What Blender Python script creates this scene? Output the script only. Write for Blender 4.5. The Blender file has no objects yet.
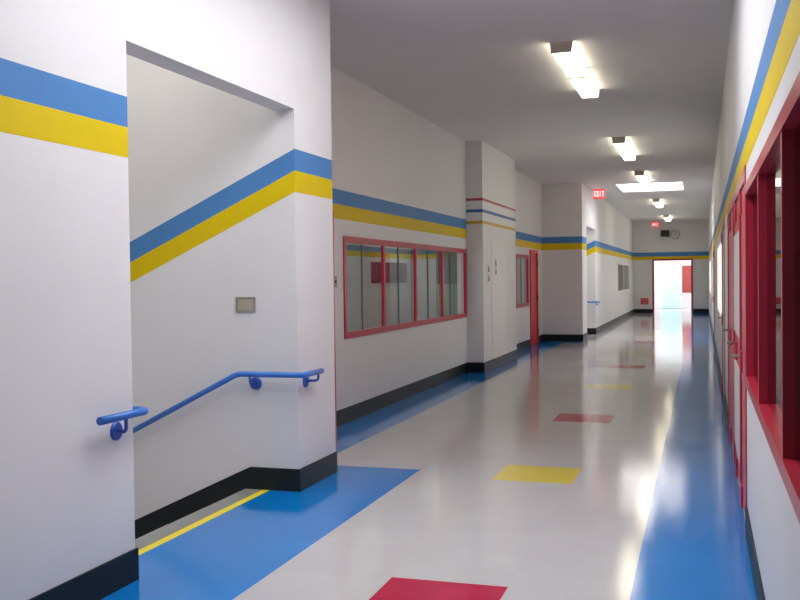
import bpy, math
from mathutils import Vector, Matrix

scene = bpy.context.scene
COL = scene.collection

# ------------------------------------------------------------------ materials
def make_mat(name, rgb, rough=0.5, spec=0.5, metal=0.0, emit=None, estr=0.0,
             mottle=0.05, mscale=6.0, bump=0.0, bscale=40.0):
    m = bpy.data.materials.new(name); m.use_nodes = True
    nt = m.node_tree; N = nt.nodes; Lk = nt.links
    b = N['Principled BSDF']
    b.inputs['Roughness'].default_value = rough
    b.inputs['Specular IOR Level'].default_value = spec
    b.inputs['Metallic'].default_value = metal
    tc = N.new('ShaderNodeTexCoord')
    nz = N.new('ShaderNodeTexNoise'); nz.inputs['Scale'].default_value = mscale
    nz.inputs['Detail'].default_value = 4
    Lk.new(tc.outputs['Object'], nz.inputs['Vector'])
    rp = N.new('ShaderNodeMapRange')
    rp.inputs['To Min'].default_value = 1 - mottle; rp.inputs['To Max'].default_value = 1 + mottle
    Lk.new(nz.outputs['Fac'], rp.inputs['Value'])
    vm = N.new('ShaderNodeVectorMath'); vm.operation = 'SCALE'
    vm.inputs[0].default_value = rgb
    Lk.new(rp.outputs['Result'], vm.inputs['Scale'])
    Lk.new(vm.outputs['Vector'], b.inputs['Base Color'])
    if bump:
        nb = N.new('ShaderNodeTexNoise'); nb.inputs['Scale'].default_value = bscale
        Lk.new(tc.outputs['Object'], nb.inputs['Vector'])
        bp = N.new('ShaderNodeBump'); bp.inputs['Strength'].default_value = bump
        bp.inputs['Distance'].default_value = 0.01
        Lk.new(nb.outputs['Fac'], bp.inputs['Height']); Lk.new(bp.outputs['Normal'], b.inputs['Normal'])
    if emit:
        b.inputs['Emission Color'].default_value = (*emit, 1); b.inputs['Emission Strength'].default_value = estr
    return m

def make_floor_mat(name, rgb, var=0.05, rough=0.07):
    """waxed vinyl tiles, 305 mm, each tile a hair different, faint joints, uneven wax"""
    m = bpy.data.materials.new(name); m.use_nodes = True
    nt = m.node_tree; N = nt.nodes; Lk = nt.links
    b = N['Principled BSDF']; b.inputs['Specular IOR Level'].default_value = 0.55
    tc = N.new('ShaderNodeTexCoord')
    br = N.new('ShaderNodeTexBrick')
    br.offset = 0.0; br.squash = 1.0
    br.inputs['Scale'].default_value = 1.0
    br.inputs['Brick Width'].default_value = 0.305; br.inputs['Row Height'].default_value = 0.305
    br.inputs['Mortar Size'].default_value = 0.0016; br.inputs['Mortar Smooth'].default_value = 0.3
    br.inputs['Color1'].default_value = (*[c * (1 - var) for c in rgb], 1)
    br.inputs['Color2'].default_value = (*[min(1, c * (1 + var)) for c in rgb], 1)
    br.inputs['Mortar'].default_value = (*[c * 0.95 for c in rgb], 1)
    mp = N.new('ShaderNodeMapping'); mp.inputs['Location'].default_value = (0.03, 0.19, 0)
    Lk.new(tc.outputs['Object'], mp.inputs['Vector']); Lk.new(mp.outputs['Vector'], br.inputs['Vector'])
    nz = N.new('ShaderNodeTexNoise'); nz.inputs['Scale'].default_value = 4; nz.inputs['Detail'].default_value = 2
    Lk.new(tc.outputs['Object'], nz.inputs['Vector'])
    rp = N.new('ShaderNodeMapRange'); rp.inputs['To Min'].default_value = 0.97; rp.inputs['To Max'].default_value = 1.03
    Lk.new(nz.outputs['Fac'], rp.inputs['Value'])
    vm = N.new('ShaderNodeVectorMath'); vm.operation = 'SCALE'
    Lk.new(br.outputs['Color'], vm.inputs[0]); Lk.new(rp.outputs['Result'], vm.inputs['Scale'])
    Lk.new(vm.outputs['Vector'], b.inputs['Base Color'])
    n2 = N.new('ShaderNodeTexNoise'); n2.inputs['Scale'].default_value = 1.3; n2.inputs['Detail'].default_value = 5
    Lk.new(tc.outputs['Object'], n2.inputs['Vector'])
    r2 = N.new('ShaderNodeMapRange'); r2.inputs['To Min'].default_value = rough * 0.6; r2.inputs['To Max'].default_value = rough * 1.6
    Lk.new(n2.outputs['Fac'], r2.inputs['Value']); Lk.new(r2.outputs['Result'], b.inputs['Roughness'])
    n3 = N.new('ShaderNodeTexNoise'); n3.inputs['Scale'].default_value = 300.0; n3.inputs['Detail'].default_value = 0
    Lk.new(tc.outputs['Object'], n3.inputs['Vector'])
    bp = N.new('ShaderNodeBump'); bp.inputs['Strength'].default_value = 1.0; bp.inputs['Distance'].default_value = 0.00009
    Lk.new(n3.outputs['Fac'], bp.inputs['Height']); Lk.new(bp.outputs['Normal'], b.inputs['Normal'])
    return m

def make_glass(name, tint=(0.9, 0.95, 0.93), ior=1.5):
    m = bpy.data.materials.new(name); m.use_nodes = True
    nt = m.node_tree; N = nt.nodes; Lk = nt.links
    N.remove(N['Principled BSDF']); out = N['Material Output']
    tr = N.new('ShaderNodeBsdfTransparent'); tr.inputs['Color'].default_value = (*tint, 1)
    gl = N.new('ShaderNodeBsdfGlossy'); gl.inputs['Roughness'].default_value = 0.015
    fr = N.new('ShaderNodeFresnel'); fr.inputs['IOR'].default_value = ior
    mx = N.new('ShaderNodeMixShader')
    ge = N.new('ShaderNodeNewGeometry'); iv = N.new('ShaderNodeMath'); iv.operation = 'SUBTRACT'; iv.inputs[0].default_value = 1.0
    Lk.new(ge.outputs['Backfacing'], iv.inputs[1])
    mu = N.new('ShaderNodeMath'); mu.operation = 'MULTIPLY'
    Lk.new(fr.outputs['Fac'], mu.inputs[0]); Lk.new(iv.outputs[0], mu.inputs[1]); Lk.new(mu.outputs[0], mx.inputs['Fac']); Lk.new(tr.outputs['BSDF'], mx.inputs[1]); Lk.new(gl.outputs['BSDF'], mx.inputs[2])
    Lk.new(mx.outputs['Shader'], out.inputs['Surface'])
    return m

M = {}
M['wall'] = make_mat('wall_paint', (0.74, 0.727, 0.732), 0.5, 0.35, mottle=0.03, mscale=2.5, bump=0.08, bscale=90)
M['ceiling'] = make_mat('ceiling_paint', (0.73, 0.72, 0.705), 0.8, 0.2, mottle=0.05, mscale=1.2, bump=0.1, bscale=120)
M['blue'] = make_mat('blue_stripe_paint', (0.075, 0.225, 0.50), 0.5, 0.2, mottle=0.06, mscale=5)
M['yellow'] = make_mat('yellow_stripe_paint', (0.70, 0.51, 0.002), 0.5, 0.2, mottle=0.05, mscale=5)
M['thin_red'] = make_mat('thin_red_stripe_paint', (0.42, 0.05, 0.06), 0.45)
M['thin_blue'] = make_mat('thin_blue_stripe_paint', (0.04, 0.13, 0.36), 0.45)
M['thin_yellow'] = make_mat('thin_ochre_stripe_paint', (0.62, 0.40, 0.05), 0.45)
M['base'] = make_mat('black_rubber_base', (0.010, 0.015, 0.017), 0.4, 0.25, mottle=0.3, mscale=25)
M['red'] = make_mat('red_gloss_paint', (0.44, 0.018, 0.045), 0.3, 0.5, mottle=0.08)
M['door_red'] = make_mat('door_red_paint', (0.62, 0.045, 0.055), 0.35, 0.5, mottle=0.06)
M['pink_red'] = make_mat('faded_red_paint', (0.62, 0.10, 0.13), 0.4, 0.5, mottle=0.06)
M['door_white'] = make_mat('white_door_paint', (0.76, 0.72, 0.74), 0.4, 0.4, mottle=0.03)
M['rail'] = make_mat('blue_rail_enamel', (0.035, 0.175, 0.60), 0.28, 0.5, mottle=0.05)
M['rail_dark'] = make_mat('blue_bracket_enamel', (0.03, 0.10, 0.42), 0.35, 0.5, mottle=0.05)
M['steel'] = make_mat('brushed_steel', (0.45, 0.44, 0.42), 0.35, metal=0.8)
M['grey'] = make_mat('grey_plate', (0.26, 0.25, 0.24), 0.45)
M['beige'] = make_mat('beige_plate', (0.42, 0.37, 0.29), 0.5)
M['dark'] = make_mat('black_plastic', (0.012, 0.014, 0.014), 0.4)
M['mark'] = make_mat('grey_lettering', (0.12, 0.11, 0.12), 0.5)
M['white'] = make_mat('white_enamel', (0.8, 0.79, 0.76), 0.4)
M['lamp_metal'] = make_mat('lamp_end_metal', (0.55, 0.47, 0.38), 0.5)
M['lens'] = make_mat('lit_acrylic_lens', (0.9, 0.88, 0.8), 0.3, emit=(1.0, 0.91, 0.69), estr=5.2)
M['lens_room'] = make_mat('lit_room_lens', (0.9, 0.88, 0.8), 0.3, emit=(1.0, 0.98, 0.92), estr=15.0)  # glow of the unseen fixtures added in the room behind the window
M['lens_stair'] = make_mat('lit_stair_lens', (0.9, 0.88, 0.8), 0.3, emit=(1.0, 0.98, 0.90), estr=12.0)  # glow of the assumed, unseen stairwell fixtures
M['sky_pane'] = make_mat('skylight_pane', (0.9, 0.9, 0.95), 0.3, emit=(0.97, 0.97, 1.0), estr=5.9)  # glow of the assumed near skylight
M['sky_pane_far'] = make_mat('far_skylight_pane', (0.9, 0.9, 0.95), 0.3, emit=(0.97, 0.97, 1.0), estr=9.0)
M['sky_pane_vestibule'] = make_mat('entrance_skylight_pane', (0.9, 0.9, 0.95), 0.3, emit=(0.95, 0.96, 1.0), estr=5.0)  # glow of the panel added over the lobby
M['day_pane'] = make_mat('daylit_window_pane', (0.9, 0.9, 0.95), 0.2, emit=(1.0, 0.97, 0.9), estr=1.7)  # glow of the windows added on the right wall
M['day_pane_room'] = make_mat('daylit_room_pane', (0.9, 0.9, 0.95), 0.2, emit=(0.97, 0.98, 1.0), estr=5.0)  # glow of the window added out of view in the room
M['glass'] = make_glass('clear_glass', ior=1.3)
M['glass_dim'] = make_glass('smoky_glass', (0.72, 0.70, 0.72))
M['f_white'] = make_floor_mat('floor_tile_white', (0.51, 0.50, 0.505), 0.02)
M['f_blue'] = make_floor_mat('floor_tile_blue', (0.001, 0.19, 0.58), 0.03)
M['f_red'] = make_floor_mat('floor_tile_red', (0.46, 0.0005, 0.055), 0.05)
M['f_yellow'] = make_floor_mat('floor_tile_yellow', (0.68, 0.55, 0.03), 0.05)
M['nosing'] = make_mat('grey_nosing', (0.24, 0.24, 0.22), 0.5)
M['line_yellow'] = make_mat('yellow_edge_line', (0.86, 0.70, 0.01), 0.4)
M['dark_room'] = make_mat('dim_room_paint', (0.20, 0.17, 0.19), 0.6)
M['exit_red'] = make_mat('exit_sign_red', (0.55, 0.04, 0.05), 0.4, emit=(1.0, 0.12, 0.13), estr=0.55)
M['exit_letter'] = make_mat('exit_sign_letters', (0.85, 0.7, 0.68), 0.4, emit=(1.0, 0.75, 0.72), estr=0.7)
M['cyan'] = make_mat('pale_aqua_paint', (0.56, 0.82, 0.82), 0.4)
M['brown_red'] = make_mat('brown_red_paint', (0.36, 0.06, 0.05), 0.45)
M['board_red'] = make_mat('maroon_felt', (0.22, 0.03, 0.07), 0.8)
M['board_grey'] = make_mat('grey_felt', (0.16, 0.13, 0.15), 0.8)
M['cab_green'] = make_mat('grey_green_enamel', (0.22, 0.27, 0.22), 0.45)
M['cab_grey'] = make_mat('charcoal_enamel', (0.09, 0.09, 0.10), 0.45)
M['desk'] = make_mat('grey_laminate', (0.36, 0.36, 0.35), 0.4)
M['clock_face'] = make_mat('clock_face', (0.62, 0.60, 0.60), 0.4)

# ------------------------------------------------------------------ mesh builder
class MB:
    def __init__(self): self.v = []; self.f = []; self.m = []; self.mats = []; self.smooth = []
    def mi(self, k):
        if k not in self.mats: self.mats.append(k)
        return self.mats.index(k)
    def box(self, x0, x1, y0, y1, z0, z1, k):
        x0, x1 = sorted((x0, x1)); y0, y1 = sorted((y0, y1)); z0, z1 = sorted((z0, z1))
        return self.hexa([(x0,y0,z0),(x1,y0,z0),(x1,y1,z0),(x0,y1,z0),(x0,y0,z1),(x1,y0,z1),(x1,y1,z1),(x0,y1,z1)], k)
    def hexa(self, p, k):
        b = len(self.v); self.v += [tuple(q) for q in p]; i = self.mi(k)
        for f in ((0,3,2,1),(4,5,6,7),(0,1,5,4),(1,2,6,5),(2,3,7,6),(3,0,4,7)):
            self.f.append([b + j for j in f]); self.m.append(i); self.smooth.append(False)
        return self
    def prism_xz(self, pts, y0, y1, k):
        """polygon in (x, z) pushed from y0 to y1"""
        y0, y1 = sorted((y0, y1)); n = len(pts); b = len(self.v); i = self.mi(k)
        self.v += [(x, y0, z) for x, z in pts] + [(x, y1, z) for x, z in pts]
        self.f.append([b + j for j in range(n)]); self.f.append([b + n + j for j in reversed(range(n))])
        for j in range(n):
            q = (j + 1) % n; self.f.append([b + q, b + j, b + n + j, b + n + q])
        self.m += [i] * (n + 2); self.smooth += [False] * (n + 2)
        return self
    def tube(self, pts, r, k, seg=14, cap=True):
        pts = [Vector(p) for p in pts]; i = self.mi(k); b = len(self.v); rings = []
        t0 = (pts[1] - pts[0]).normalized()
        n = t0.orthogonal().normalized()
        for a, p in enumerate(pts):
            if a == 0: t = t0
            elif a == len(pts) - 1: t = (pts[-1] - pts[-2]).normalized()
            else: t = ((pts[a+1] - p).normalized() + (p - pts[a-1]).normalized()).normalized()
            n = (n - t * n.dot(t)).normalized(); bn = t.cross(n)
            rings.append(len(self.v))
            for s in range(seg):
                w = 2 * math.pi * s / seg
                self.v.append(tuple(p + (n * math.cos(w) + bn * math.sin(w)) * r))
        for a in range(len(rings) - 1):
            for s in range(seg):
                q = (s + 1) % seg
                self.f.append([rings[a]+s, rings[a]+q, rings[a+1]+q, rings[a+1]+s]); self.m.append(i); self.smooth.append(True)
        if cap:
            self.f.append([rings[0]+s for s in reversed(range(seg))]); self.f.append([rings[-1]+s for s in range(seg)])
            self.m += [i, i]; self.smooth += [False, False]
        return self
    def disc(self, c, axis, r, th, k, seg=28):
        """short cylinder from c along axis, its front edge rounded"""
        a = Vector(axis).normalized(); c = Vector(c)
        n = a.orthogonal().normalized(); bn = a.cross(n); i = self.mi(k); rings = []
        for rr, d in ((r, 0), (r, th * 0.6), (r * 0.88, th)):
            rings.append(len(self.v))
            for s in range(seg):
                w = 2 * math.pi * s / seg
                self.v.append(tuple(c + a * d + (n * math.cos(w) + bn * math.sin(w)) * rr))
        for q in range(2):
            for s in range(seg):
                t = (s + 1) % seg
                self.f.append([rings[q]+s, rings[q]+t, rings[q+1]+t, rings[q+1]+s]); self.m.append(i); self.smooth.append(False)
        self.f.append([rings[0]+s for s in reversed(range(seg))]); self.f.append([rings[2]+s for s in range(seg)])
        self.m += [i, i]; self.smooth += [False, False]
        return self
    def build(self, name, parent=None, origin=None, bevel=0.0):
        me = bpy.data.meshes.new(name)
        o = Vector(origin) if origin else Vector((0, 0, 0))
        me.from_pydata([tuple(Vector(p) - o) for p in self.v], [], self.f); me.update()
        for k in self.mats: me.materials.append(M[k])
        for p, i, s in zip(me.polygons, self.m, self.smooth): p.material_index = i; p.use_smooth = s
        ob = bpy.data.objects.new(name, me); COL.objects.link(ob)
        if parent is not None:
            ob.parent = parent; ob.location = o - world_of(parent)
        else: ob.location = o
        if bevel:
            bv = ob.modifiers.new('bevel', 'BEVEL'); bv.width = bevel; bv.segments = 2; bv.limit_method = 'ANGLE'
        return ob

def world_of(o):
    w = Vector(o.location)
    while o.parent: o = o.parent; w = w + Vector(o.location)
    return w

def tag(o, label, cat, group=None, kind=None):
    o['label'] = label; o['category'] = cat
    if group: o['group'] = group
    if kind: o['kind'] = kind
    return o
def struct(o, label, cat): return tag(o, label, cat, None, 'structure')
def thing(name, loc, label, cat, group=None):
    o = bpy.data.objects.new(name, None); COL.objects.link(o); o.location = loc
    o.empty_display_size = 0.1
    return tag(o, label, cat, group)

def rounded(pts, rad, n=6):
    """polyline with its inner corners rounded"""
    P = [Vector(p) for p in pts]; out = [P[0]]
    for a in range(1, len(P) - 1):
        d0 = (P[a-1] - P[a]); d1 = (P[a+1] - P[a])
        r = min(rad, d0.length * 0.45, d1.length * 0.45)
        s = P[a] + d0.normalized() * r; e = P[a] + d1.normalized() * r
        for q in range(n + 1):
            t = q / n; out.append(s * (1-t)**2 + P[a] * 2*t*(1-t) + e * t*t)
    out.append(P[-1]); return out

# ------------------------------------------------------------------ plan (metres; +Y runs down the corridor)
ZC = 3.77                      # ceiling
XP, XW, XF = -2.82, -3.674, -2.72   # near pier face, window wall face, far left wall face
XR = 0.25                      # right wall face
YE = 41.2                      # end wall
A0, A1 = 4.35, 6.49            # first stair opening
P1 = 7.23                      # back of the pier
S0, S1 = 15.4, 18.3            # pilaster on the window wall
Q0, B0, B1 = 23.2, 24.1, 26.1  # second pier, second stair opening
BT, BM, YB = 2.50, 2.343, 2.188  # stripe heights
SL = 0.466                     # fall of the stairs
HB = 0.165                     # base height
YBACK = -6.0

def stripes_y(mb, x, s, y0, y1, th=0.001, pt=(('blue', BM, BT), ('yellow', YB, BM))):
    for k, z0, z1 in pt: mb.box(x, x + s * th, y0, y1, z0, z1, k)
def stripes_x(mb, y, s, x0, x1, th=0.001, pt=(('blue', BM, BT), ('yellow', YB, BM))):
    for k, z0, z1 in pt: mb.box(x0, x1, y, y + s * th, z0, z1, k)
def stripes_slope(mb, y, s, x0, x1, th=0.001):
    d = (x0 - x1) * SL
    for k, z0, z1 in (('blue', BM, BT), ('yellow', YB, BM)):
        mb.prism_xz([(x0, z0), (x0, z1), (x1, z1 - d), (x1, z0 - d)], y, y + s * th, k)

# floor: slabs with the coloured tiles laid in
fl = MB()
fl.box(-3.25, 0.45, YBACK, 47, -0.2, 0, 'f_white')
fl.box(-9.5, -3.25, P1, Q0, -0.2, 0, 'f_white')
fl.box(-9.5, -5.1, Q0, 32, -0.2, 0, 'f_white')
fl.box(-5.1, -3.25, Q0, B0, -0.2, 0, 'f_white')
fl.box(-5.1, -3.25, B1, 47, -0.2, 0, 'f_white')
fl.box(0.45, 4.2, YBACK, 12, -0.2, 0, 'f_white')
T = 0.0006
fl.box(-3.05, -2.185, YBACK, 7.485, 0, T, 'f_blue')
fl.box(-3.11, -3.05, A0, A1, 0, T * 2, 'line_yellow')
fl.box(-3.25, -3.11, A0, A1, 0, T * 2, 'nosing')
fl.box(-3.674, -3.11, 7.485, Q0, 0, T, 'f_blue')
fl.box(-3.11, -2.72, Q0 - 0.6, Q0, 0, T, 'f_blue')
fl.box(-0.34, XR, YBACK, YE, 0, T, 'f_blue')
k = 0; y = 4.13 - 3.11
while y < 39:
    fl.box(-1.545, -0.935, y, y + 0.61, 0, T, ('f_yellow', 'f_red')[k % 2]); y += 3.11; k += 1
# the steps going down in both openings
for a0, a1 in ((A0, A1), (B0, B1)):
    for q in range(6):
        fl.box(-3.25 - 0.33 * (q + 1), -3.25 - 0.33 * q, a0, a1, -0.154 * (q + 1) - 0.2, -0.154 * (q + 1), 'f_white')
struct(fl.build('floor'), 'glossy white vinyl tile floor with blue borders and red and yellow squares', 'floor')

# ceiling with two skylight openings, the near one assumed
SK = ((3.2, 6.85), (24.0, 26.35)); SX0, SX1 = -2.03, -0.42
ce = MB()
yy = YBACK
for a, b in SK + ((47.0, 47.0),):
    ce.box(-9.5, 4.2, yy, a, ZC, ZC + 0.2, 'ceiling')
    if a < 46:
        ce.box(-9.5, SX0, a, b, ZC, ZC + 0.2, 'ceiling'); ce.box(SX1, 4.2, a, b, ZC, ZC + 0.2, 'ceiling')
    yy = b
struct(ce.build('ceiling'), 'flat grey painted corridor ceiling', 'ceiling')
for n, (a, b), mk, h, lab in ((5, SK[0], 'sky_pane', 0.07, 'rectangular skylight over the near stair opening'),  # assumed opening, out of view, sized to light both near piers
                              (6, SK[1], 'sky_pane_far', 0.9, 'bright white skylight between the third and fourth pairs of ceiling lights')):
    w = MB()
    for x0, x1, y0, y1 in ((SX0, SX0 + 0.03, a, b), (SX1 - 0.03, SX1, a, b), (SX0 + 0.03, SX1 - 0.03, a, a + 0.03), (SX0 + 0.03, SX1 - 0.03, b - 0.03, b)):
        w.box(x0, x1, y0, y1, ZC, ZC + max(0.2, h), 'white')
    wo = struct(w.build('window_%d' % n, origin=((SX0 + SX1) / 2, (a + b) / 2, ZC)), lab, 'skylight')
    MB().box(SX0 + 0.03, SX1 - 0.03, a + 0.03, b - 0.03, ZC + h - 0.02, ZC + h, mk).build('pane', wo, ((SX0 + SX1) / 2, (a + b) / 2, ZC + h - 0.01))

# left wall, near run: pier, header, pier
wl = MB()
wl.box(-2.99, XP, YBACK, A0, 0, ZC, 'wall')
wl.box(-2.99, XP, A0, A1, 2.79, ZC, 'wall')
wl.box(-5.0, XP, A1, P1, -1.4, ZC, 'wall')
wl.box(-5.0, -2.99, A0 - 0.15, A0, -1.4, ZC, 'wall')
wl.box(-5.15, -5.0, A0 - 0.15, P1, -1.4, ZC, 'wall')
stripes_y(wl, XP, 1, YBACK, A0); stripes_y(wl, XP, 1, A1, P1)
stripes_slope(wl, A1, -1, XP, -5.0)
stripes_x(wl, P1, 1, XW, XP)
# window wall with its openings
W1 = (9.71, 15.36, 0.905, 2.015)
W2 = (19.75, 21.25, 0.905, 2.03)
D1 = (21.42, 22.42, 0.0, 2.16)
xb = XW - 0.15
wl.box(-9.45, XW, P1 - 0.0, P1 + 0.15, 0, ZC, 'wall')
yprev = P1 + 0.15
for y0, y1, z0, z1 in (W1, W2, D1):
    wl.box(xb, XW, yprev, y0, 0, ZC, 'wall')
    if z0 > 0: wl.box(xb, XW, y0, y1, 0, z0, 'wall')
    wl.box(xb, XW, y0, y1, z1, ZC, 'wall'); yprev = y1
wl.box(xb, XW, yprev, Q0, 0, ZC, 'wall')
stripes_y(wl, XW, 1, P1, S0); stripes_y(wl, XW, 1, S1, Q0)
# second pier, opening and the long far wall
wl.box(-5.1, XF, Q0, B0, -1.4, ZC, 'wall')
wl.box(-2.89, XF, B0, B1, 2.79, ZC, 'wall')
wl.box(-5.1, XF, B1, B1 + 0.2, -1.4, ZC, 'wall')
wl.box(-5.1, -5.0, B0, B1, -1.4, ZC, 'wall')
W3 = (33.2, 38.7, 0.98, 2.0)
yprev = B1 + 0.2
wl.box(XF - 0.15, XF, yprev, W3[0], 0, ZC, 'wall'); wl.box(XF - 0.15, XF, W3[1], YE, 0, ZC, 'wall')
wl.box(XF - 0.15, XF, W3[0], W3[1], 0, W3[2], 'wall'); wl.box(XF - 0.15, XF, W3[0], W3[1], W3[3], ZC, 'wall')
stripes_x(wl, Q0, -1, XW, XF); stripes_y(wl, XF, 1, Q0, B0); stripes_slope(wl, B1, -1, XF, -5.0); stripes_y(wl, XF, 1, B1, YE)
struct(wl.build('wall_left'), 'white left corridor wall with a blue and yellow painted band, stepping in and out', 'wall')

pi = MB()
pi.box(XW, -3.40, S0, S1, 0, ZC, 'wall')
THIN = (('thin_red', 2.80, 2.84), ('thin_blue', 2.61, 2.66), ('thin_yellow', 2.425, 2.475))
stripes_y(pi, -3.40, 1, S0, S1, pt=THIN); stripes_x(pi, S0, -1, XW, -3.40, pt=THIN)
struct(pi.build('trim_1'), 'boxed white pilaster with three thin coloured lines beyond the long red window', 'pilaster')

# classroom behind the long window, and the dim rooms behind the other panes
ro = MB()
ro.box(-9.45, -9.3, P1 + 0.15, 31, 0, ZC, 'wall'); stripes_y(ro, -9.3, 1, P1 + 0.15, 31)
ro.box(-9.45, -5.1, 31, 31.15, 0, ZC, 'wall'); stripes_x(ro, 31, -1, -9.3, -5.1)
ro.box(-5.1, -5.0, B1 + 0.2, 31, 0, ZC, 'wall')
struct(ro.build('wall_classroom'), 'white striped wall of the room behind the long red window', 'wall')
rd = MB()
rd.box(-5.1, -5.0, 31.15, YE + 0.2, 0, ZC, 'wall')
struct(rd.build('wall_office'), 'wall of the room behind the far left window', 'wall')
rb = MB()
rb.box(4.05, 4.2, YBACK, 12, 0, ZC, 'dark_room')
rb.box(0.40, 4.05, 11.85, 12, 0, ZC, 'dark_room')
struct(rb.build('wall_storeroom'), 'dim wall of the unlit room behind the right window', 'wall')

# right wall
wr = MB()
RW = (-0.85, 5.97, 0.90, 2.065)
xo = XR + 0.15
RD = ((6.17, 7.00), (7.10, 8.40), (8.52, 10.25), (12.1, 13.2), (21.7, 23.5))
wr.box(XR, xo, YBACK, RW[0], 0, ZC, 'wall')
wr.box(XR, xo, RW[0], RW[1], 0, RW[2], 'wall'); wr.box(XR, xo, RW[0], RW[1], RW[3], ZC, 'wall')
yprev = RW[1]
RL = (13.7, 17.8, 0.90, 2.065)
RM = (30.0, 38.0, 0.90, 2.065)
for a, b in RD[:4] + (RL[:2],) + RD[4:] + (RM[:2],):
    wr.box(XR, xo, yprev, a, 0, ZC, 'wall'); yprev = b
    if (a, b) in (RL[:2], RM[:2]):
        wr.box(XR, xo, a, b, RL[3], ZC, 'wall'); wr.box(XR, xo, a, b, 0, RL[2], 'wall')
    else:
        wr.box(XR, xo, a, b, 2.13, ZC, 'wall'); wr.box(XR + 0.10, xo, a, b, 0, 2.13, 'wall')
wr.box(XR, xo, yprev, YE, 0, ZC, 'wall')
stripes_y(wr, XR, -1, YBACK, YE)
struct(wr.build('wall_right'), 'white right corridor wall with a blue and yellow painted band', 'wall')
wk = MB(); wk.box(-3.2, 0.45, YBACK - 0.2, YBACK, 0, ZC, 'wall')
struct(wk.build('wall_back'), 'plain wall behind the viewer', 'wall')

# end wall with its doorway
DX0, DX1, DZ = -1.90, -0.44, 2.15
we = MB()
we.box(-5.1, DX0, YE, YE + 0.2, 0, ZC, 'wall'); we.box(DX1, 0.45, YE, YE + 0.2, 0, ZC, 'wall'); we.box(DX0, DX1, YE, YE + 0.2, DZ, ZC, 'wall')
stripes_x(we, YE, -1, XF, XR, pt=(('blue', 2.33, 2.50), ('yellow', 2.19, 2.33)))
struct(we.build('wall_end'), 'end wall of the corridor with a bright doorway', 'wall')

# entrance lobby beyond the doorway
ve = MB()
ve.box(-3.6, -3.4, YE + 0.2, 47, 0, ZC, 'wall'); ve.box(0.25, 0.45, YE + 0.2, 47, 0, ZC, 'wall'); ve.box(-3.4, 0.25, 46.6, 46.8, 0, ZC, 'wall')
struct(ve.build('wall_lobby'), 'sunlit white walls of the lobby beyond the end doorway', 'wall')
w = MB()
w.box(-3.0, -0.0, 42.2, 46.2, ZC - 0.05, ZC, 'white')
wo = struct(w.build('window_7', origin=(-1.5, 44.2, ZC)), 'skylight in the lobby beyond the end doorway', 'skylight')  # glowing panel added to whiten the lobby behind the doorway
MB().box(-2.9, -0.1, 42.3, 46.1, ZC - 0.07, ZC - 0.05, 'sky_pane_vestibule').build('pane', wo, (-1.5, 44.2, ZC - 0.06))

# ------------------------------------------------------------------ baseboards
bt = 0.012
def skirting(name, runs, label):
    b = MB()
    for r in runs:
        if r[0] == 'y': _, x, s, y0, y1 = r; b.box(x, x + s * bt, y0, y1, 0, HB, 'base')
        elif r[0] == 'x': _, y, s, x0, x1 = r; b.box(x0, x1, y, y + s * bt, 0, HB, 'base')
        else:
            _, y, s, x0 = r
            x1 = -5.0; d = (x0 - x1) * SL
            b.prism_xz([(x0, -0.16), (x0, HB), (x1, HB - d), (x1, -0.16 - d)], y, y + s * bt, 'base')
    return struct(b.build(name), label, 'baseboard')
skirting('baseboard_left', [('y', XP, 1, YBACK, A0 + bt), ('y', XP, 1, A1 - bt, P1), ('x', A1, -1, -3.21, XP), ('slope', A1, -1, -3.21),
    ('y', XW, 1, P1, S0), ('x', S0, -1, XW, -3.40 + bt), ('y', -3.40, 1, S0, S1), ('y', XW, 1, S1, D1[0] - 0.06), ('y', XW, 1, D1[1] + 0.06, Q0),
    ('x', Q0, -1, XW, XF + bt), ('y', XF, 1, Q0, B0), ('x', B1, -1, -3.21, XF + bt), ('slope', B1, -1, -3.21), ('y', XF, 1, B1, YE)],
    'black rubber baseboard along the left wall')
skirting('baseboard_right', [('y', XR, -1, YBACK, 6.10), ('y', XR, -1, 10.32, 12.04), ('y', XR, -1, 13.26, 21.64), ('y', XR, -1, 23.56, YE)], 'black rubber baseboard along the right wall')
skirting('baseboard_end', [('x', YE, -1, XF, DX0 - 0.07), ('x', YE, -1, DX1 + 0.07, XR)], 'black baseboard on the end wall beside the doorway')

# ------------------------------------------------------------------ windows
def side_window(name, x, s, ys, z0, z1, fw, depth, glassk, label, mids=(), mk='red', proud=0.015, midk='mark', glass_in=None):
    """window in a wall whose face is at x and looks along s; ys = edges and mullion centres"""
    gi = depth if glass_in is None else glass_in
    y0, y1 = ys[0], ys[-1]
    f = MB()
    xa, xb_ = x + s * proud, x - s * depth
    f.box(xa, xb_, y0, y1, z0, z0 + fw, mk); f.box(xa, xb_, y0, y1, z1 - fw, z1, mk)
    f.box(xa, xb_, y0, y0 + fw, z0 + fw, z1 - fw, mk); f.box(xa, xb_, y1 - fw, y1, z0 + fw, z1 - fw, mk)
    root = struct(f.build(name, origin=(x, (y0 + y1) / 2, z0)), label, 'window')
    for yc in ys[1:-1]:
        MB().box(x + s * proud * 0.6, xb_, yc - fw * 0.42, yc + fw * 0.42, z0 + fw, z1 - fw, mk).build('mullion', root, (x, yc, z0 + fw))
    lim = [y0 + fw] + [q for yc in ys[1:-1] for q in (yc - fw * 0.42, yc + fw * 0.42)] + [y1 - fw]
    xg = x - s * gi
    for q in range(0, len(lim), 2):
        MB().box(xg, xg - s * 0.006, lim[q], lim[q + 1], z0 + fw, z1 - fw, glassk).build('pane', root, (xg, (lim[q] + lim[q + 1]) / 2, z0 + fw))
    for yc in mids:
        MB().box(xg + s * 0.012, xg, yc - 0.016, yc + 0.016, z0 + fw, z1 - fw, midk).build('meeting_strip', root, (xg, yc, z0 + fw))
    return root
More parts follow.
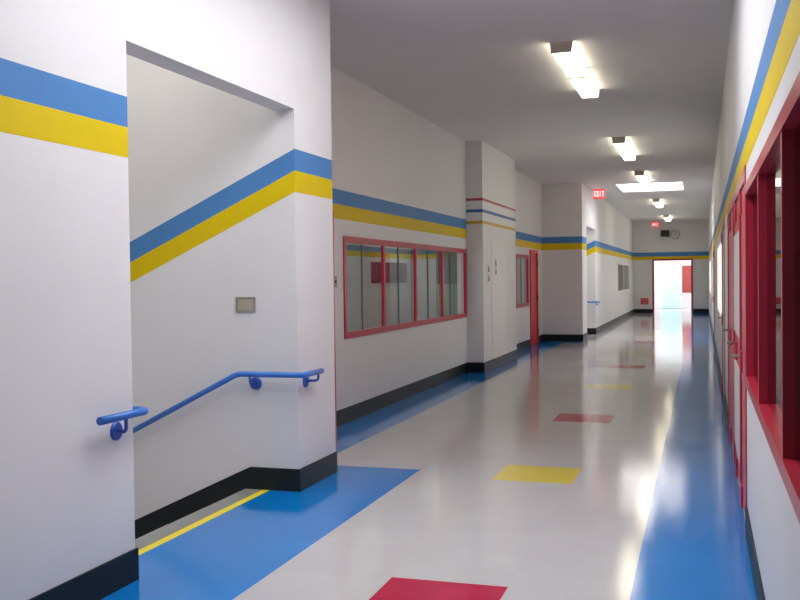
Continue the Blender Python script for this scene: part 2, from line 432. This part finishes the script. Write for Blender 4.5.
side_window('window_1', XW, 1, (W1[0], 11.10, 12.47, 13.87, W1[1]), W1[2], W1[3], 0.07, 0.028, 'glass',
            'long red-framed interior window of four bays on the left wall', mids=(10.37, 11.75, 13.13, 14.4))
side_window('window_2', XW, 1, (W2[0], W2[1]), W2[2], W2[3], 0.08, 0.03, 'glass', 'small red-framed window beside the red door on the left', mids=(20.5,))
side_window('window_3', XF, 1, (W3[0], 36.0, W3[1]), W3[2], W3[3], 0.06, 0.03, 'glass', 'pale-framed window far down the left wall', mk='white')
side_window('window_4', XR, -1, (RW[0], 0.55, 1.94, 3.33, 4.70, RW[1]), RW[2], RW[3], 0.06, 0.13, 'glass_dim',
            'large red-framed window at the near right', proud=0.012, glass_in=0.030)

side_window('window_8', XR, -1, (RL[0], 15.07, 16.43, RL[1]), RL[2], RL[3], 0.06, 0.10, 'day_pane',  # glowing window added to brighten the pilaster opposite
            'daylit window further along the right wall', proud=0.0, glass_in=0.05, mk='white')
side_window('window_10', XR, -1, (RM[0], 32.0, 34.0, 36.0, RM[1]), RM[2], RM[3], 0.06, 0.10, 'day_pane',  # glowing window added to brighten the far end
            'daylit window on the right wall near the end of the corridor', proud=0.0, glass_in=0.05, mk='white')
side_window('window_9', -9.3, 1, (9.0, 11.0, 13.0, 15.0, 17.0), 0.95, 2.15, 0.06, 0.05, 'day_pane_room',  # glowing window added out of view to brighten this room
            'daylit outside window of the room behind the long red window', mk='white', proud=0.03, glass_in=-0.01)

# ------------------------------------------------------------------ doors
def frame_y(x, s, y0, y1, z1, fw, proud, k, name, label, depth=0.08):
    f = MB(); xa, xb_ = x + s * proud, x - s * depth
    f.box(xa, xb_, y0, y0 + fw, 0, z1, k); f.box(xa, xb_, y1 - fw, y1, 0, z1, k); f.box(xa, xb_, y0 + fw, y1 - fw, z1 - fw, z1, k)
    return struct(f.build(name, origin=(x, (y0 + y1) / 2, 0)), label, 'door')
# red door by the second pier
d = frame_y(XW, 1, D1[0], D1[1], D1[3], 0.07, 0.03, 'door_red', 'door_1', 'red door on the left wall before the second pier')
MB().box(XW + 0.0, XW - 0.05, D1[0] + 0.07, D1[1] - 0.07, 0.01, D1[3] - 0.07, 'door_red').build('leaf', d, (XW - 0.025, 21.92, 0.01), 0.004)
for z in (0.3, 1.05, 1.86):
    MB().box(XW + 0.04, XW + 0.03, D1[1] - 0.10, D1[1] - 0.04, z - 0.06, z + 0.06, 'dark').build('hinge', d, (XW + 0.035, D1[1] - 0.07, z))
hd = MB().tube(rounded([(XW, 21.55, 1.0), (XW + 0.06, 21.55, 1.0), (XW + 0.06, 21.66, 1.0)], 0.02), 0.011, 'steel').build('handle', d, (XW, 21.55, 1.0))
# red door frame on the back of the near pier
fr = MB()
fr.box(-2.90, XP - 0.003, P1, P1 + 0.035, 0, 2.10, 'red'); fr.box(-3.66, -3.60, P1, P1 + 0.035, 0, 2.10, 'red'); fr.box(-3.60, -2.90, P1, P1 + 0.035, 2.02, 2.10, 'red')
d = struct(fr.build('door_2', origin=(-3.25, P1, 0)), 'red door frame edge on the far side of the near white pier', 'door')
MB().box(-3.60, -2.90, P1 + 0.003, P1 + 0.02, 0.01, 2.02, 'door_red').build('leaf', d, (-3.25, P1 + 0.01, 0.01))
# right-hand doors
def right_door(n, y0, y1, leafk, label, panels=False, framek='red', hinge_at=None):
    d = frame_y(XR, -1, y0 - 0.06, y1 + 0.06, 2.20, 0.08, 0.007, framek, 'door_%d' % n, label, depth=-0.0)
    MB().box(XR + 0.004, XR + 0.05, y0 + 0.02, y1 - 0.02, 0.01, 2.11, leafk).build('leaf', d, (XR + 0.03, (y0 + y1) / 2, 0.01))
    if panels:
        for z0, z1 in ((0.20, 0.86), (1.10, 1.86)):
            MB().box(XR - 0.006, XR + 0.004, y0 + 0.06, y1 - 0.06, z0, z1, 'door_white').build('panel', d, (XR, (y0 + y1) / 2, z0))
    hy = hinge_at if hinge_at else y0 + 0.05
    for z in (0.20, 1.02, 1.98):
        MB().box(XR - 0.034, XR - 0.020, hy - 0.05, hy + 0.05, z - 0.065, z + 0.065, 'red').build('hinge', d, (XR - 0.027, hy, z))
    MB().tube(rounded([(XR + 0.004, y1 - 0.12, 1.0), (XR - 0.055, y1 - 0.12, 1.0), (XR - 0.055, y1 - 0.24, 1.0)], 0.02), 0.011, 'steel').build('handle', d, (XR, y1 - 0.12, 1.0))
    return d
right_door(3, *RD[0], 'pink_red', 'nearest red door on the right, next to the large red window')
right_door(4, *RD[1], 'door_red', 'red door with two pale panels on the right wall', panels=True)
right_door(5, *RD[2], 'pink_red', 'third and faded red door along the right wall', framek='pink_red')
right_door(6, *RD[3], 'door_white', 'white door in a red frame further along the right wall')
right_door(7, *RD[4], 'pink_red', 'faded red door farthest along the right wall, by the skylight')
# white door in the pilaster
d = MB(); xs = -3.40
d.box(xs, xs + 0.006, 16.05, 16.11, 0, 2.14, 'wall'); d.box(xs, xs + 0.006, 17.30, 17.36, 0, 2.14, 'wall'); d.box(xs, xs + 0.006, 16.11, 17.30, 2.08, 2.14, 'wall')
d = struct(d.build('door_8', origin=(xs, 16.7, 0)), 'flush white door in the side of the boxed pilaster', 'door')
MB().box(xs, xs + 0.005, 16.11, 17.30, HB, 2.08, 'door_white').build('leaf', d, (xs, 16.7, HB))
# end doorway frame
f = MB()
f.box(DX0 - 0.07, DX0, YE - 0.03, YE + 0.2, 0, DZ, 'red'); f.box(DX1, DX1 + 0.07, YE - 0.03, YE + 0.2, 0, DZ, 'red'); f.box(DX0 - 0.07, DX1 + 0.07, YE - 0.03, YE + 0.2, DZ, DZ + 0.07, 'red')
struct(f.build('door_9', origin=(-1.17, YE, 0)), 'open red-framed doorway in the end wall', 'door')
# lobby doors, seen through it
f = MB()
f.box(-1.88, -1.80, 46.50, 46.6, 0, 2.0, 'white'); f.box(-0.98, -0.90, 46.50, 46.6, 0, 2.0, 'white'); f.box(-1.80, -0.98, 46.50, 46.6, 1.92, 2.0, 'white')
d = struct(f.build('door_10', origin=(-1.4, 46.55, 0)), 'pale aqua door across the lobby beyond the end doorway', 'door')
MB().box(-1.80, -0.98, 46.53, 46.59, 0.01, 1.92, 'cyan').build('leaf', d, (-1.4, 46.56, 0.01))
MB().disc((-1.06, 46.53, 0.98), (0, -1, 0), 0.035, 0.05, 'steel', 16).build('knob', d, (-1.06, 46.5, 0.98))
f = thing('notice_board', (-0.62, 46.6, 0.78), 'brown-red notice board on the lobby wall, seen through the end doorway', 'notice board')
MB().box(-0.86, -0.40, 46.57, 46.6, 0.78, 1.95, 'brown_red').build('panel', f, (-0.63, 46.58, 0.78))
g = MB()
for x0, x1, z0, z1 in ((-0.90, -0.86, 0.74, 1.99), (-0.40, -0.36, 0.74, 1.99), (-0.86, -0.40, 0.74, 0.78), (-0.86, -0.40, 1.95, 1.99)): g.box(x0, x1, 46.55, 46.6, z0, z1, 'brown_red')
g.build('frame', f, (-0.63, 46.58, 0.74))

# ------------------------------------------------------------------ ceiling lights
ZL = 3.678
def light_parts(root, x, y0, y1, lens='lens'):
    w = 0.105; b = MB()
    b.box(x - 0.06, x + 0.06, y0 + 0.005, y1 - 0.005, ZC - 0.03, ZC, 'white')
    b.build('housing', root, (x, (y0 + y1) / 2, ZC))
    ls = MB()
    ls.prism_xz([(x - w, ZC - 0.032), (x - w + 0.012, ZL), (x + w - 0.012, ZL), (x + w, ZC - 0.032)], y0 + 0.012, y1 - 0.012, lens)
    ls.build('lens', root, (x, (y0 + y1) / 2, ZL))
    for yc, s in ((y0, 1), (y1, -1)):
        c = MB(); ya, yb_ = sorted((yc, yc + s * 0.012))
        c.prism_xz([(x - w - 0.004, ZC), (x - w + 0.008, ZL - 0.010), (x + w - 0.008, ZL - 0.010), (x + w + 0.004, ZC)], ya, yb_, 'lamp_metal')
        c.build('end_cap', root, (x, yc, ZC))
XL = -1.265
ORD = [('nearest', 9.24), ('second', 15.85), ('third', 21.15), ('fourth', 29.0), ('fifth', 37.0)]
for nm, y in ORD:
    for h, part in ((0, 'near'), (1, 'far')):
        y0 = y + h * 1.255
        cl = 'closest to the viewer' if nm == 'nearest' else nm + ' from the viewer'
        if nm == 'nearest': lab = 'lit fluorescent ceiling fixture, %s half of the nearest pair' % part
        elif nm == 'fifth': lab = 'lit fluorescent ceiling fixture, %s half of the farthest pair, by the end wall' % part
        else: lab = 'lit fluorescent ceiling fixture, %s half of the %s pair along the corridor' % (part, nm)
        o = thing('ceiling_light', (XL, y0 + 0.61, ZC), lab, 'ceiling light', 'fluorescent ceiling lights along the corridor')
        light_parts(o, XL, y0, y0 + 1.225)
o = thing('ceiling_light', (-4.1, 5.42, ZC), 'fluorescent fixture over the near stairs, hidden behind the header', 'ceiling light')  # unseen stairwell lamp, assumed, lifts the upper stair wall
light_parts(o, -4.1, 4.81, 6.03, 'lens_stair')
o = thing('ceiling_light', (-4.1, 25.1, ZC), 'fluorescent fixture over the far stairs, hidden behind the header', 'ceiling light')  # unseen lamp, assumed here as over the near stairs
light_parts(o, -4.1, 24.5, 25.7, 'lens_stair')
for i, (x, y) in enumerate(((-8.3, 18.5), (-8.3, 23.5), (-8.3, 28.5))):  # added lamps, kept out of view, washing the room's back wall
    o = thing('ceiling_light', (x, y, ZC), 'fluorescent fixture on the ceiling of the room behind the long window, %s' % ('nearest', 'middle', 'farthest')[i], 'ceiling light', 'lights of the room behind the long window')
    light_parts(o, x, y - 0.61, y + 0.61, 'lens_room')
o = thing('ceiling_light', (-4.0, 36.0, ZC), 'fluorescent fixture in the room behind the far left window', 'ceiling light')  # unseen lamp added to brighten the far window
light_parts(o, -4.0, 35.4, 36.6)

# ------------------------------------------------------------------ handrails
RR = 0.021
def bracket(root, foot, normal, top, k='rail_dark'):
    """round flange on the wall, arm curving up under the rail"""
    n = Vector(normal); f = Vector(foot); t = Vector(top)
    b = MB().disc(f, n, 0.048, 0.014, k).build('flange', root, tuple(f))
    elbow = Vector((t.x, t.y, f.z)) if True else t
    MB().tube(rounded([f + n * 0.01, elbow, t - Vector((0, 0, RR * 0.6))], 0.035), 0.0095, k).build('bracket_arm', root, tuple(f))
zr = 0.862
r1 = thing('handrail', (-2.74, 4.1, 0.90), 'short blue handrail end wrapping the near white pier corner', 'handrail', 'blue stair handrails')
pts = [(-2.745, 3.955, 0.886), (-2.745, 4.36, 0.882), (-3.15, 4.43, 0.882), (-4.3, 4.43, 0.36)]
MB().tube(rounded(pts, 0.03), 0.0205, 'rail').build('rail', r1, pts[0])
bracket(r1, (XP, 4.195, 0.80), (1, 0, 0), (-2.745, 4.175, 0.884))
bracket(r1, (-3.6, A0, 0.61), (0, 1, 0), (-3.6, 4.43, 0.695))
def far_rail(y, x, label):
    r = thing('handrail', (x + 0.08, y - 0.08, zr), label, 'handrail', 'blue stair handrails')
    pts = [(-4.75, y - 0.08, zr - (4.75 - 3.265) * 0.507), (-3.265, y - 0.08, zr), (x + 0.08, y - 0.08, zr), (x + 0.08, y + 0.27, zr)]
    MB().tube(rounded(pts, 0.035), RR, 'rail').build('rail', r, pts[1])
    bracket(r, (-3.155, y, zr - 0.075), (0, -1, 0), (-3.165, y - 0.08, zr))
    bracket(r, (x, y + 0.135, zr - 0.065), (1, 0, 0), (x + 0.08, y + 0.20, zr))
    bracket(r, (-4.6, y, zr - 0.76), (0, -1, 0), (-4.6, y - 0.08, zr - 0.678))
    return r
far_rail(A1, XP, 'long blue handrail sloping down the stair wall with the wall plate')
far_rail(B1, XF, 'small distant blue handrail at the second stair opening')

# ------------------------------------------------------------------ plates, signs and small wall things
o = thing('wall_plate', (-3.228, A1, 1.371), 'beige wall plate in a grey frame on the stair wall', 'wall plate')
g = MB()
for x0, x1, z0, z1 in ((-3.306, -3.294, 1.316, 1.426), (-3.162, -3.150, 1.316, 1.426), (-3.294, -3.162, 1.316, 1.328), (-3.294, -3.162, 1.414, 1.426)):
    g.box(x0, x1, A1, A1 - 0.012, z0, z1, 'grey')
g.build('frame', o, (-3.228, A1, 1.316))
MB().box(-3.294, -3.162, A1, A1 - 0.008, 1.328, 1.414, 'beige').build('panel', o, (-3.228, A1, 1.328))
o = thing('light_switch', (XW, 9.45, 1.525), 'small grey light switch between the red window and the near pier', 'light switch')
MB().box(XW, XW + 0.01, 9.40, 9.50, 1.465, 1.585, 'grey').build('plate', o, (XW, 9.45, 1.465), 0.002)
MB().box(XW + 0.01, XW + 0.02, 9.44, 9.46, 1.51, 1.54, 'dark').build('toggle', o, (XW + 0.01, 9.45, 1.51))

for y, zs, lab in ((15.81, (1.70, 1.545), 'lower left of the two small grey-marked signs on the boxed pilaster'),
                   (16.37, (1.80, 1.665), 'upper right of the two small grey-marked signs, on the pilaster door')):
    xs2 = -3.40 if y < 16 else -3.396
    o = thing('wall_sign', (xs2, y, zs[1]), lab, 'sign', 'small signs on the boxed pilaster')
    MB().box(xs2, xs2 + 0.006, y - 0.10, y + 0.10, zs[1] - 0.085, zs[0] + 0.085, 'door_white').build('plate', o, (xs2, y, zs[1]))
    for z in zs:
        b = MB(); b.disc((xs2 + 0.006, y, z + 0.035), (1, 0, 0), 0.022, 0.003, 'mark', 14)
        b.box(xs2 + 0.006, xs2 + 0.009, y - 0.045, y + 0.045, z - 0.06, z + 0.012, 'mark')
        b.build('symbol', o, (xs2 + 0.006, y, z))

def letters(mb, txt, x0, z0, h, wl_, gap, y, th, k):
    """block capitals facing -y"""
    S = h * 0.2
    for c in txt:
        bx = lambda a, b, c_, d: mb.box(x0 + a * wl_, x0 + b * wl_, y, y - th, z0 + c_ * h, z0 + d * h, k)
        t = S / wl_
        if c == 'E':
            bx(0, t, 0, 1)
            for q in (0, 0.4, 0.8): bx(t, 1, q, q + 0.2)
        elif c == 'I': bx(0.5 - t / 2, 0.5 + t / 2, 0, 1)
        elif c == 'T': bx(0, 1, 0.8, 1); bx(0.5 - t / 2, 0.5 + t / 2, 0, 0.8)
        elif c == 'X':
            for a, b in ((0, 1 - t), (1 - t, 0)):
                mb.prism_xz([(x0 + a * wl_, z0), (x0 + (a + t) * wl_, z0), (x0 + (b + t) * wl_, z0 + h), (x0 + b * wl_, z0 + h)], y, y - th, k)
        x0 += wl_ + gap
def exit_sign(x, y, z0, w, h, label):
    o = thing('exit_sign', (x, y, ZC), label, 'exit sign', 'red exit signs')
    MB().box(x - w / 2, x + w / 2, y, y + 0.06, z0, z0 + h, 'exit_red').build('housing', o, (x, y, z0), 0.006)
    l = MB(); lw = w * 0.17
    letters(l, 'EXIT', x - w * 0.42, z0 + h * 0.22, h * 0.56, lw, w * 0.055, y, 0.004, 'exit_letter')
    l.build('lettering', o, (x, y, z0 + h * 0.22))
    MB().tube([(x, y + 0.03, z0 + h), (x, y + 0.03, ZC)], 0.012, 'white', 10).build('stem', o, (x, y + 0.03, ZC))
exit_sign(-2.40, 24.0, 3.43, 0.285, 0.25, 'red exit sign hanging by the second stair opening')
exit_sign(-1.84, YE - 0.09, 3.55, 0.26, 0.18, 'small red exit sign above the end doorway')

o = thing('loudspeaker', (-1.45, YE, 3.28), 'black boxy loudspeaker high on the end wall', 'loudspeaker')
MB().box(-1.62, -1.28, YE - 0.14, YE, 3.14, 3.40, 'dark').build('cabinet', o, (-1.45, YE - 0.07, 3.18), 0.008)
MB().box(-1.60, -1.30, YE - 0.15, YE - 0.14, 3.16, 3.38, 'dark').build('grille', o, (-1.45, YE - 0.145, 3.20))
o = thing('wall_clock', (-1.05, YE, 3.22), 'round pale wall clock high on the end wall', 'clock')
MB().disc((-1.05, YE, 3.22), (0, -1, 0), 0.19, 0.04, 'desk').build('rim', o, (-1.05, YE, 3.22))
MB().disc((-1.05, YE - 0.04, 3.22), (0, -1, 0), 0.155, 0.004, 'clock_face').build('face', o, (-1.05, YE - 0.04, 3.22))
h = MB(); h.box(-1.055, -1.045, YE - 0.044, YE - 0.048, 3.22, 3.34, 'dark'); h.build('minute_hand', o, (-1.05, YE - 0.046, 3.22))
h = MB(); h.box(-1.05, -0.97, YE - 0.044, YE - 0.048, 3.214, 3.226, 'dark'); h.build('hour_hand', o, (-1.05, YE - 0.046, 3.22))
o = thing('wall_box', (-2.28, YE, 0.36), 'small faded red box low on the end wall, left of the doorway', 'box')
MB().box(-2.44, -2.12, YE - 0.08, YE, 0.36, 0.62, 'pink_red').build('case', o, (-2.28, YE - 0.04, 0.36), 0.008)
MB().box(-2.42, -2.14, YE - 0.09, YE - 0.08, 0.38, 0.60, 'pink_red').build('cover', o, (-2.28, YE - 0.085, 0.38))

# ------------------------------------------------------------------ inside the room behind the long window
o = thing('notice_board', (-9.299, 28.4, 1.42), 'maroon and grey notice board seen through the long red window', 'notice board')
MB().box(-9.299, -9.27, 26.9, 28.6, 1.42, 2.05, 'board_red').build('red_panel', o, (-9.285, 27.7, 1.42))
MB().box(-9.299, -9.27, 28.6, 30.4, 1.42, 2.05, 'board_grey').build('grey_panel', o, (-9.285, 29.5, 1.42))
o = thing('storage_cabinet', (-5.2, 20.6, 0), 'tall cabinet, charcoal above and grey-green below, behind the long window', 'cabinet')
MB().box(-5.55, -4.75, 20.4, 20.9, 0.0, 2.3, 'cab_grey').build('body', o, (-5.15, 20.65, 0))
MB().box(-5.53, -5.16, 20.38, 20.4, 0.05, 1.42, 'cab_green').build('lower_door', o, (-5.35, 20.39, 0.05))
MB().box(-5.14, -4.77, 20.38, 20.4, 0.05, 1.42, 'cab_green').build('lower_door', o, (-4.95, 20.39, 0.05))
o = thing('desk', (-5.0, 13.3, 0), 'grey desk standing behind the left end of the long window', 'desk')
MB().box(-5.6, -4.3, 12.6, 13.6, 0.72, 0.75, 'desk').build('desktop', o, (-4.95, 13.1, 0.72))
for x in (-5.55, -4.35):
    for y in (12.65, 13.55):
        MB().tube([(x, y, 0), (x, y, 0.72)], 0.02, 'dark', 10).build('leg', o, (x, y, 0))

# ------------------------------------------------------------------ world, camera, view
w = bpy.data.worlds.new('world'); scene.world = w; w.use_nodes = True
bg = w.node_tree.nodes['Background']; bg.inputs['Color'].default_value = (0.8, 0.87, 1, 1); bg.inputs['Strength'].default_value = 0.5

yaw, pitch, roll, fpx = 0.3033759793495492, 0.022302433025817307, -0.01185281087627341, 966.5574753448012
f = Vector((-math.sin(yaw) * math.cos(pitch), math.cos(yaw) * math.cos(pitch), -math.sin(pitch)))
r = Vector((math.cos(yaw), math.sin(yaw), 0)); u = r.cross(f)
c, s = math.cos(roll), math.sin(roll)
r, u = c * r + s * u, -s * r + c * u
cam = bpy.data.cameras.new('camera'); co = bpy.data.objects.new('camera', cam); COL.objects.link(co)
cam.sensor_width = 36; cam.sensor_fit = 'HORIZONTAL'; cam.lens = fpx / 800 * 36; cam.clip_start = 0.02; cam.clip_end = 200
co.matrix_world = Matrix(((r.x, u.x, -f.x, 0), (r.y, u.y, -f.y, 0), (r.z, u.z, -f.z, 1.55), (0, 0, 0, 1)))
scene.camera = co
scene.cycles.max_bounces = 10; scene.cycles.diffuse_bounces = 6; scene.cycles.glossy_bounces = 5; scene.cycles.transparent_max_bounces = 12
scene.cycles.use_denoising = True
vs = scene.view_settings
vs.view_transform = 'Standard'; vs.look = 'None'; vs.gamma = 1.0; vs.use_curve_mapping = False; vs.exposure = 0.27
